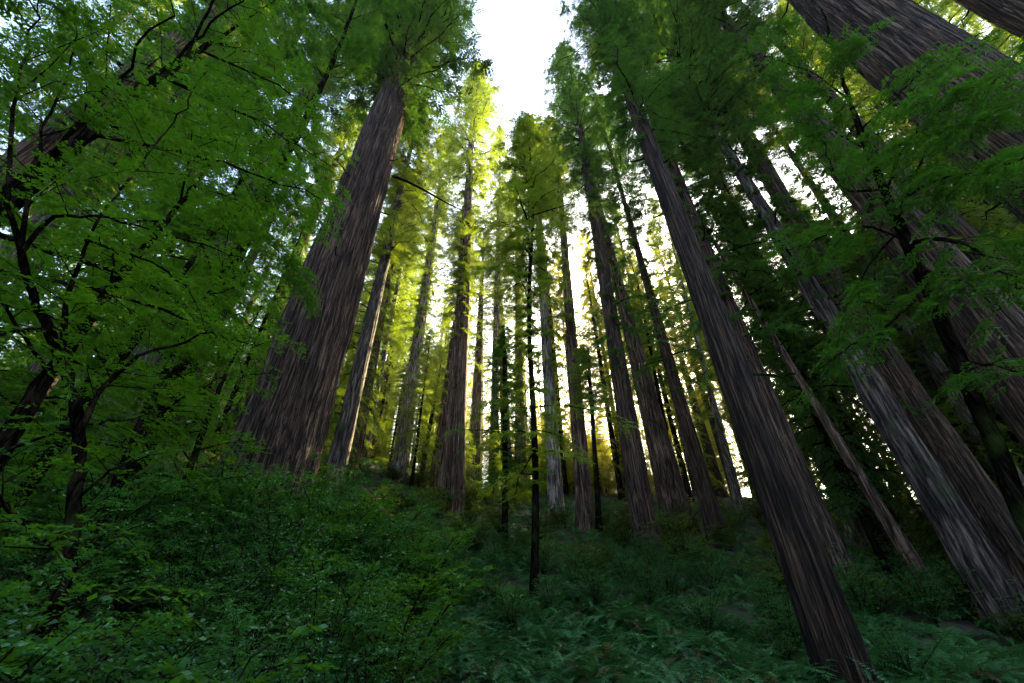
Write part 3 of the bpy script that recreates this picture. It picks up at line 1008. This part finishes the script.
# ------------------------------------------------------------------ shrubs
def shrub_meshes(seed, h, r, stems, kt, m, ll, lw, leaf, tl=0.3, nb=7):
    rg = np.random.default_rng(seed)
    gl, gw = Geo(), Geo()
    for i in range(stems):
        th = rg.random() * 6.28
        out = r * rg.uniform(0.25, 1.0)
        hh = h * rg.uniform(0.55, 1.05) * (1.1 - 0.35 * out / r)
        s = np.linspace(0, 1, 7)
        pts = np.stack([np.cos(th) * out * s**1.4, np.sin(th) * out * s**1.4, hh * (1.25 * s - 0.25 * s**3)], 1) + rg.normal(0, 0.03, (7, 3)) * s[:, None]
        gw.tube(pts, np.linspace(0.016, 0.005, 7), 5, 0)
        P, d, bl = twigs_along(rg, pts, nb, 0.6, s0=0.15, up=0.05)
        for k in range(nb):
            e = np.array([P[k], P[k] + d[k] * bl[k] * 0.55, P[k] + d[k] * bl[k] - np.array([0, 0, 0.1 * bl[k]])])
            gw.tube(e, [0.006, 0.004, 0.002], 4, 0)
            P2, d2, l2 = twigs_along(rg, e, kt, tl, s0=0.1, up=0.0)
            gl.quads(leaves_on(rg, P2, d2, l2, m, ll, lw, droop=0.12, flat=0.4), 0)
    return gl, gw


SG = [shrub_meshes(300 + i, 2.5, 1.35, 16, kt_, m_, a_, b_, None, nb=10, tl=t_) for i, (a_, b_, kt_, m_, t_) in enumerate([(0.062, 0.034, 6, 11, 0.3), (0.05, 0.026, 7, 13, 0.26), (0.10, 0.05, 5, 8, 0.36), (0.07, 0.036, 6, 10, 0.34)])]
SH = [shrub_meshes(340 + i, 1.5, 1.2, 15, 5, 9, 0.10, 0.05, None, nb=6) for i in range(3)]
shrub_me = {}
for k, (gl, gw) in enumerate(SG):
    shrub_me[("near", k)] = (gl.mesh("foliage", [MAT["broad_leaf" if k == 2 else "shrub_leaf"]]), gw.mesh("stem", [MAT["branch_bark"]], True))
for k, (gl, gw) in enumerate(SH):
    shrub_me[("hill", k)] = (gl.mesh("foliage", [MAT["hill_leaf"]]), gw.mesh("stem", [MAT["branch_bark"]], True))


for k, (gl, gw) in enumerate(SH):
    shrub_me[("crest", k)] = (gl.mesh("foliage", [MAT["glow_leaf"]]), gw.mesh("stem", [MAT["branch_bark"]], True))
for k in range(2):
    gl, gw = SG[k]
    shrub_me[("mound", k)] = (gl.mesh("foliage", [MAT["shrub_leaf"]]), gw.mesh("stem", [MAT["branch_bark"]], True))


def shrub(kind, k, x, y, sc, label, group, name="huckleberry_bush", rz=0.0, hz=1.0):
    root = thing(name, label, "bush", (x, y, float(ground_z(x, y)) - 0.05), group)
    a, b = shrub_me[(kind, k)]
    obj("foliage", a, root, (0, 0, 0), rz, (sc, sc, sc * hz))
    obj("stem", b, root, (0, 0, 0), rz, (sc, sc, sc * hz))
    return root


rs_ = np.random.default_rng(5)
sp = []


def scatter(n, f, dmin, tries=4000):
    out = []
    for _ in range(tries):
        if len(out) >= n:
            break
        x, y = f()
        if all((x - a) ** 2 + (y - b) ** 2 > dmin**2 for a, b in out):
            out.append((x, y))
    return out


def left_zone():
    while True:
        az = math.radians(rs_.uniform(-56, -11))
        D = rs_.uniform(5.0, 17.5)
        x, y = D * math.sin(az), D * math.cos(az)
        if x < -1.5 - 0.16 * max(0, y - 6) and math.hypot(x - B1[0], y - B1[1]) > 2.6:
            return x, y


for i, (x, y) in enumerate(scatter(62, left_zone, 1.15)):
    D = math.hypot(x, y)
    shrub("near", i % 4, x, y, rs_.uniform(0.75, 1.15) * (0.8 if D < 7 else 1.0 + 0.4 * max(0, min(1, (D - 11) / 4))), "leafy green bush in the thicket in front of the great redwood", "bushes in the left thicket", rz=rs_.random() * 6.3, hz=rs_.uniform(0.8, 1.15))


def hill_zone():
    while True:
        az = math.radians(rs_.uniform(-38, 47))
        D = 20 + 45 * rs_.random() ** 1.4
        x, y = D * math.sin(az), D * math.cos(az)
        if y < 62 and rs_.random() < (0.35 if D < 26 else 1.0):
            return x, y


for i, (x, y) in enumerate(scatter(76, hill_zone, 1.9, 9000)):
    shrub("hill", i % 3, x, y, rs_.uniform(0.9, 1.8), "low dark bush in the undergrowth between the trunks on the slope", "bushes on the slope", rz=rs_.random() * 6.3)


def low_zone():
    while True:
        az = math.radians(rs_.uniform(-14, 44))
        D = rs_.uniform(14.5, 25)
        x, y = D * math.sin(az), D * math.cos(az)
        if x < 9.5 or y > 15:
            return x, y


for i, (x, y) in enumerate(scatter(46, low_zone, 1.5)):
    shrub("mound", i % 2, x, y, rs_.uniform(0.55, 0.95), "rounded dark bush standing among the ferns of the lower slope", "bushes among the ferns", rz=rs_.random() * 6.3)
for i in range(44):
    az = math.radians(rs_.uniform(-34, 44))
    D = rs_.uniform(50, 84)
    x, y = D * math.sin(az), D * math.cos(az)
    shrub("crest", i % 3, x, y, rs_.uniform(0.7, 1.3), "backlit yellow green bush along the crest of the slope", "bushes along the crest", rz=rs_.random() * 6.3)
for i, (bx_, by_, n_) in enumerate(BASES):
    for k in range(n_):
        a = rs_.uniform(-2.8, -0.3)
        rr_ = rs_.uniform(0.9, 1.9)
        shrub("mound" if k else "hill", (i + k) % 2, bx_ + rr_ * math.cos(a), by_ + rr_ * math.sin(a), rs_.uniform(0.7, 1.1), "dark bush growing against the foot of a trunk", "bushes at the feet of the trunks", rz=rs_.random() * 6.3)
for i in range(30):
    az = math.radians(rs_.uniform(-60, -27))
    D = rs_.uniform(3.2, 5.2)
    x, y = D * math.sin(az), D * math.cos(az)
    shrub("near", i % 4, x, y, rs_.uniform(0.55, 0.85), "leafy bush close by in the lower left corner around the forked tree", "bushes around the forked tree", rz=rs_.random() * 6.3)


# ------------------------------------------------------------------ ferns
def fern_geo(seed, nf=15, L=1.0, npin=22, pl=0.13, pw=0.028):
    rg = np.random.default_rng(seed)
    g = Geo()
    for i in range(nf):
        mi = 1 if rg.random() < 0.07 else 0
        th = i * 2.4 + rg.normal(0, 0.25)
        ln = L * rg.uniform(0.7, 1.15)
        e0 = rg.uniform(0.75, 1.35)
        bend = rg.uniform(1.2, 2.1)
        s = np.linspace(0, 1, npin + 3)
        ang = e0 - bend * s
        ds = ln / (npin + 2)
        rr = np.concatenate([[0], np.cumsum(np.cos(ang[:-1]) * ds)])
        zz = np.concatenate([[0], np.cumsum(np.sin(ang[:-1]) * ds)])
        dirh = np.array([math.cos(th), math.sin(th), 0])
        sv = np.array([-math.sin(th), math.cos(th), 0])
        pts = rr[:, None] * dirh + zz[:, None] * np.array([0, 0, 1.0])
        t = norm(np.gradient(pts, axis=0))
        nrm = np.cross(sv, t)
        # rachis as a thin ribbon
        wv = sv * 0.006
        g.grid(np.stack([pts - wv, pts + wv], 1), mi, wrap=False)
        for side in (1, -1):
            k = np.arange(2, npin + 2)
            ss = s[k]
            pln = pl * L * np.sin(np.pi * np.clip(ss, 0.02, 1) ** 0.75) ** 0.7 * rg.uniform(0.85, 1.1, len(k)) + 0.008
            d = norm(side * sv + 0.3 * t[k] - 0.22 * np.abs(nrm[k]) * np.array([0, 0, 1.0]) + rg.normal(0, 0.08, (len(k), 3)))
            w = t[k] * pw * L * 0.5
            b = pts[k]
            tip = b + d * pln[:, None]
            midp = b + d * (pln * 0.4)[:, None]
            g.quads(np.stack([b, midp + w, tip, midp - w], 1), mi)
    return g


FERN = [fern_geo(500 + i, nf=15 + 2 * i, L=1.05, npin=26, pl=0.115, pw=0.024).mesh("sword_fern", [MAT["fern_leaf"], MAT["dry_fern"]]) for i in range(4)]


def fern_zone():
    while True:
        az = math.radians(rs_.uniform(-22, 52))
        D = 8.5 + 8.5 * rs_.random() ** 1.1
        x, y = D * math.sin(az), D * math.cos(az)
        if y > 7 and x > -1.9 - 0.12 * max(0, y - 8):
            return x, y


fp = scatter(300, fern_zone, 0.56, 20000)
for i, (x, y) in enumerate(fp):
    o = obj("sword_fern", FERN[i % 4], None, (x, y, float(ground_z(x, y)) - 0.03), rs_.random() * 6.3, (1, 1, 1))
    s = rs_.uniform(0.85, 1.45)
    o.scale = (s, s, s * rs_.uniform(0.8, 1.1))
    o.rotation_euler = (rs_.normal(0, 0.12) + 0.15, rs_.normal(0, 0.12), rs_.random() * 6.3)
    o["label"] = "arching blue green sword fern in the fern carpet at the foot of the slope"
    o["category"] = "fern"
    o["group"] = "sword ferns on the slope"

# the rest of the fern carpet higher up, which nobody could count
light = [fern_geo(520 + i, nf=10, L=0.8, npin=12, pl=0.14, pw=0.05) for i in range(4)]
lv = [(np.concatenate(q.v), np.concatenate(q.f), np.concatenate(q.m)) for q in light]
G = Geo()
cnt = 0
for _ in range(5200):
    az = math.radians(rs_.uniform(-36, 60))
    D = 12.0 + 44 * rs_.random() ** 1.5
    x, y = D * math.sin(az), D * math.cos(az)
    v, f, fm = lv[cnt % 4]
    a = rs_.random() * 6.3
    s = rs_.uniform(0.7, 1.3)
    c_, s_ = math.cos(a), math.sin(a)
    vv = np.stack([v[:, 0] * c_ - v[:, 1] * s_, v[:, 0] * s_ + v[:, 1] * c_, v[:, 2]], 1) * s + np.array([x, y, float(ground_z(x, y))])
    G.v.append(vv)
    G.f.append(f + G.n)
    G.m.append(fm)
    G.n += len(v)
    cnt += 1
o = obj("undergrowth", G.mesh("undergrowth", [MAT["fern_leaf"], MAT["dry_fern"]]))
o["kind"] = "stuff"
o["label"] = "mass of small ferns covering the higher slope between the trunks"

# ------------------------------------------------------------------ ground
xs = np.concatenate([np.linspace(-600, -70, 18), np.linspace(-68, 68, 160), np.linspace(70, 600, 18)])
ys = np.concatenate([np.linspace(-500, -14, 14), np.linspace(-12, 110, 150), np.linspace(115, 900, 20)])
X, Y = np.meshgrid(xs, ys)
g = Geo()
g.grid(np.stack([X, Y, ground_z(X, Y)], -1), 0, wrap=False)
o = obj("ground", g.mesh("ground", [MAT["soil"]], True))
o["kind"] = "structure"

# ------------------------------------------------------------------ air
m, nt, N, L = new_mat("forest haze")
pv = N.new("ShaderNodeVolumePrincipled")
pv.inputs["Color"].default_value = (1.0, 0.92, 0.75, 1)
pv.inputs["Density"].default_value = 0.0002
pv.inputs["Anisotropy"].default_value = 0.6
o_ = N.new("ShaderNodeOutputMaterial")
L.new(pv.outputs[0], o_.inputs["Volume"])
x0, x1, y0, y1, z0, z1 = -620, 620, -520, 920, -9, 118
c = np.array([[x0, y0, z0], [x1, y0, z0], [x1, y1, z0], [x0, y1, z0], [x0, y0, z1], [x1, y0, z1], [x1, y1, z1], [x0, y1, z1]], float)
me = bpy.data.meshes.new("haze")
me.from_pydata(c.tolist(), [], [(0, 3, 2, 1), (4, 5, 6, 7), (0, 1, 5, 4), (1, 2, 6, 5), (2, 3, 7, 6), (3, 0, 4, 7)])
me.materials.append(m)
o = obj("haze", me)
o["kind"] = "stuff"

# ------------------------------------------------------------------ light
S = Vector((math.sin(SUN_AZ) * math.cos(SUN_EL), math.cos(SUN_AZ) * math.cos(SUN_EL), math.sin(SUN_EL)))
sl = bpy.data.lights.new("sun", "SUN")
sl.energy = 5.0
sl.angle = math.radians(0.5)
sl.color = (1.0, 0.78, 0.42)
so = bpy.data.objects.new("sun", sl)
COL.objects.link(so)
so.rotation_euler = S.to_track_quat("Z", "Y").to_euler()

w = bpy.data.worlds.new("World")
scene.world = w
w.use_nodes = True
nt = w.node_tree
bg = nt.nodes["Background"]
sky = nt.nodes.new("ShaderNodeTexSky")
sky.sky_type = "NISHITA"
sky.sun_disc = False
sky.sun_elevation = SUN_EL
sky.sun_rotation = SUN_AZ
sky.dust_density = 3.5
nt.links.new(sky.outputs[0], bg.inputs["Color"])
bg.inputs["Strength"].default_value = 0.15

vs = scene.view_settings
scene.display_settings.display_device = "sRGB"
vs.view_transform = "Standard"
vs.look = "None"
vs.gamma = 1
vs.exposure = 3.0
cy = scene.cycles
cy.max_bounces = 7
cy.diffuse_bounces = 4
cy.transmission_bounces = 5
cy.glossy_bounces = 2
cy.transparent_max_bounces = 4
cy.use_adaptive_sampling = True
cy.adaptive_threshold = 0.02
try:
    cy.use_denoising = True
    cy.denoising_prefilter = "ACCURATE"
    cy.denoising_input_passes = "RGB_ALBEDO_NORMAL"
    cy.denoiser = "OPENIMAGEDENOISE"
except Exception as e:
    print("no denoise", e)
cy.sample_clamp_indirect = 6
if __name__ == "__main__":
    for d in DIAG:
        print("DIAG", *d)
    print("built", round(time.time() - T0, 1))
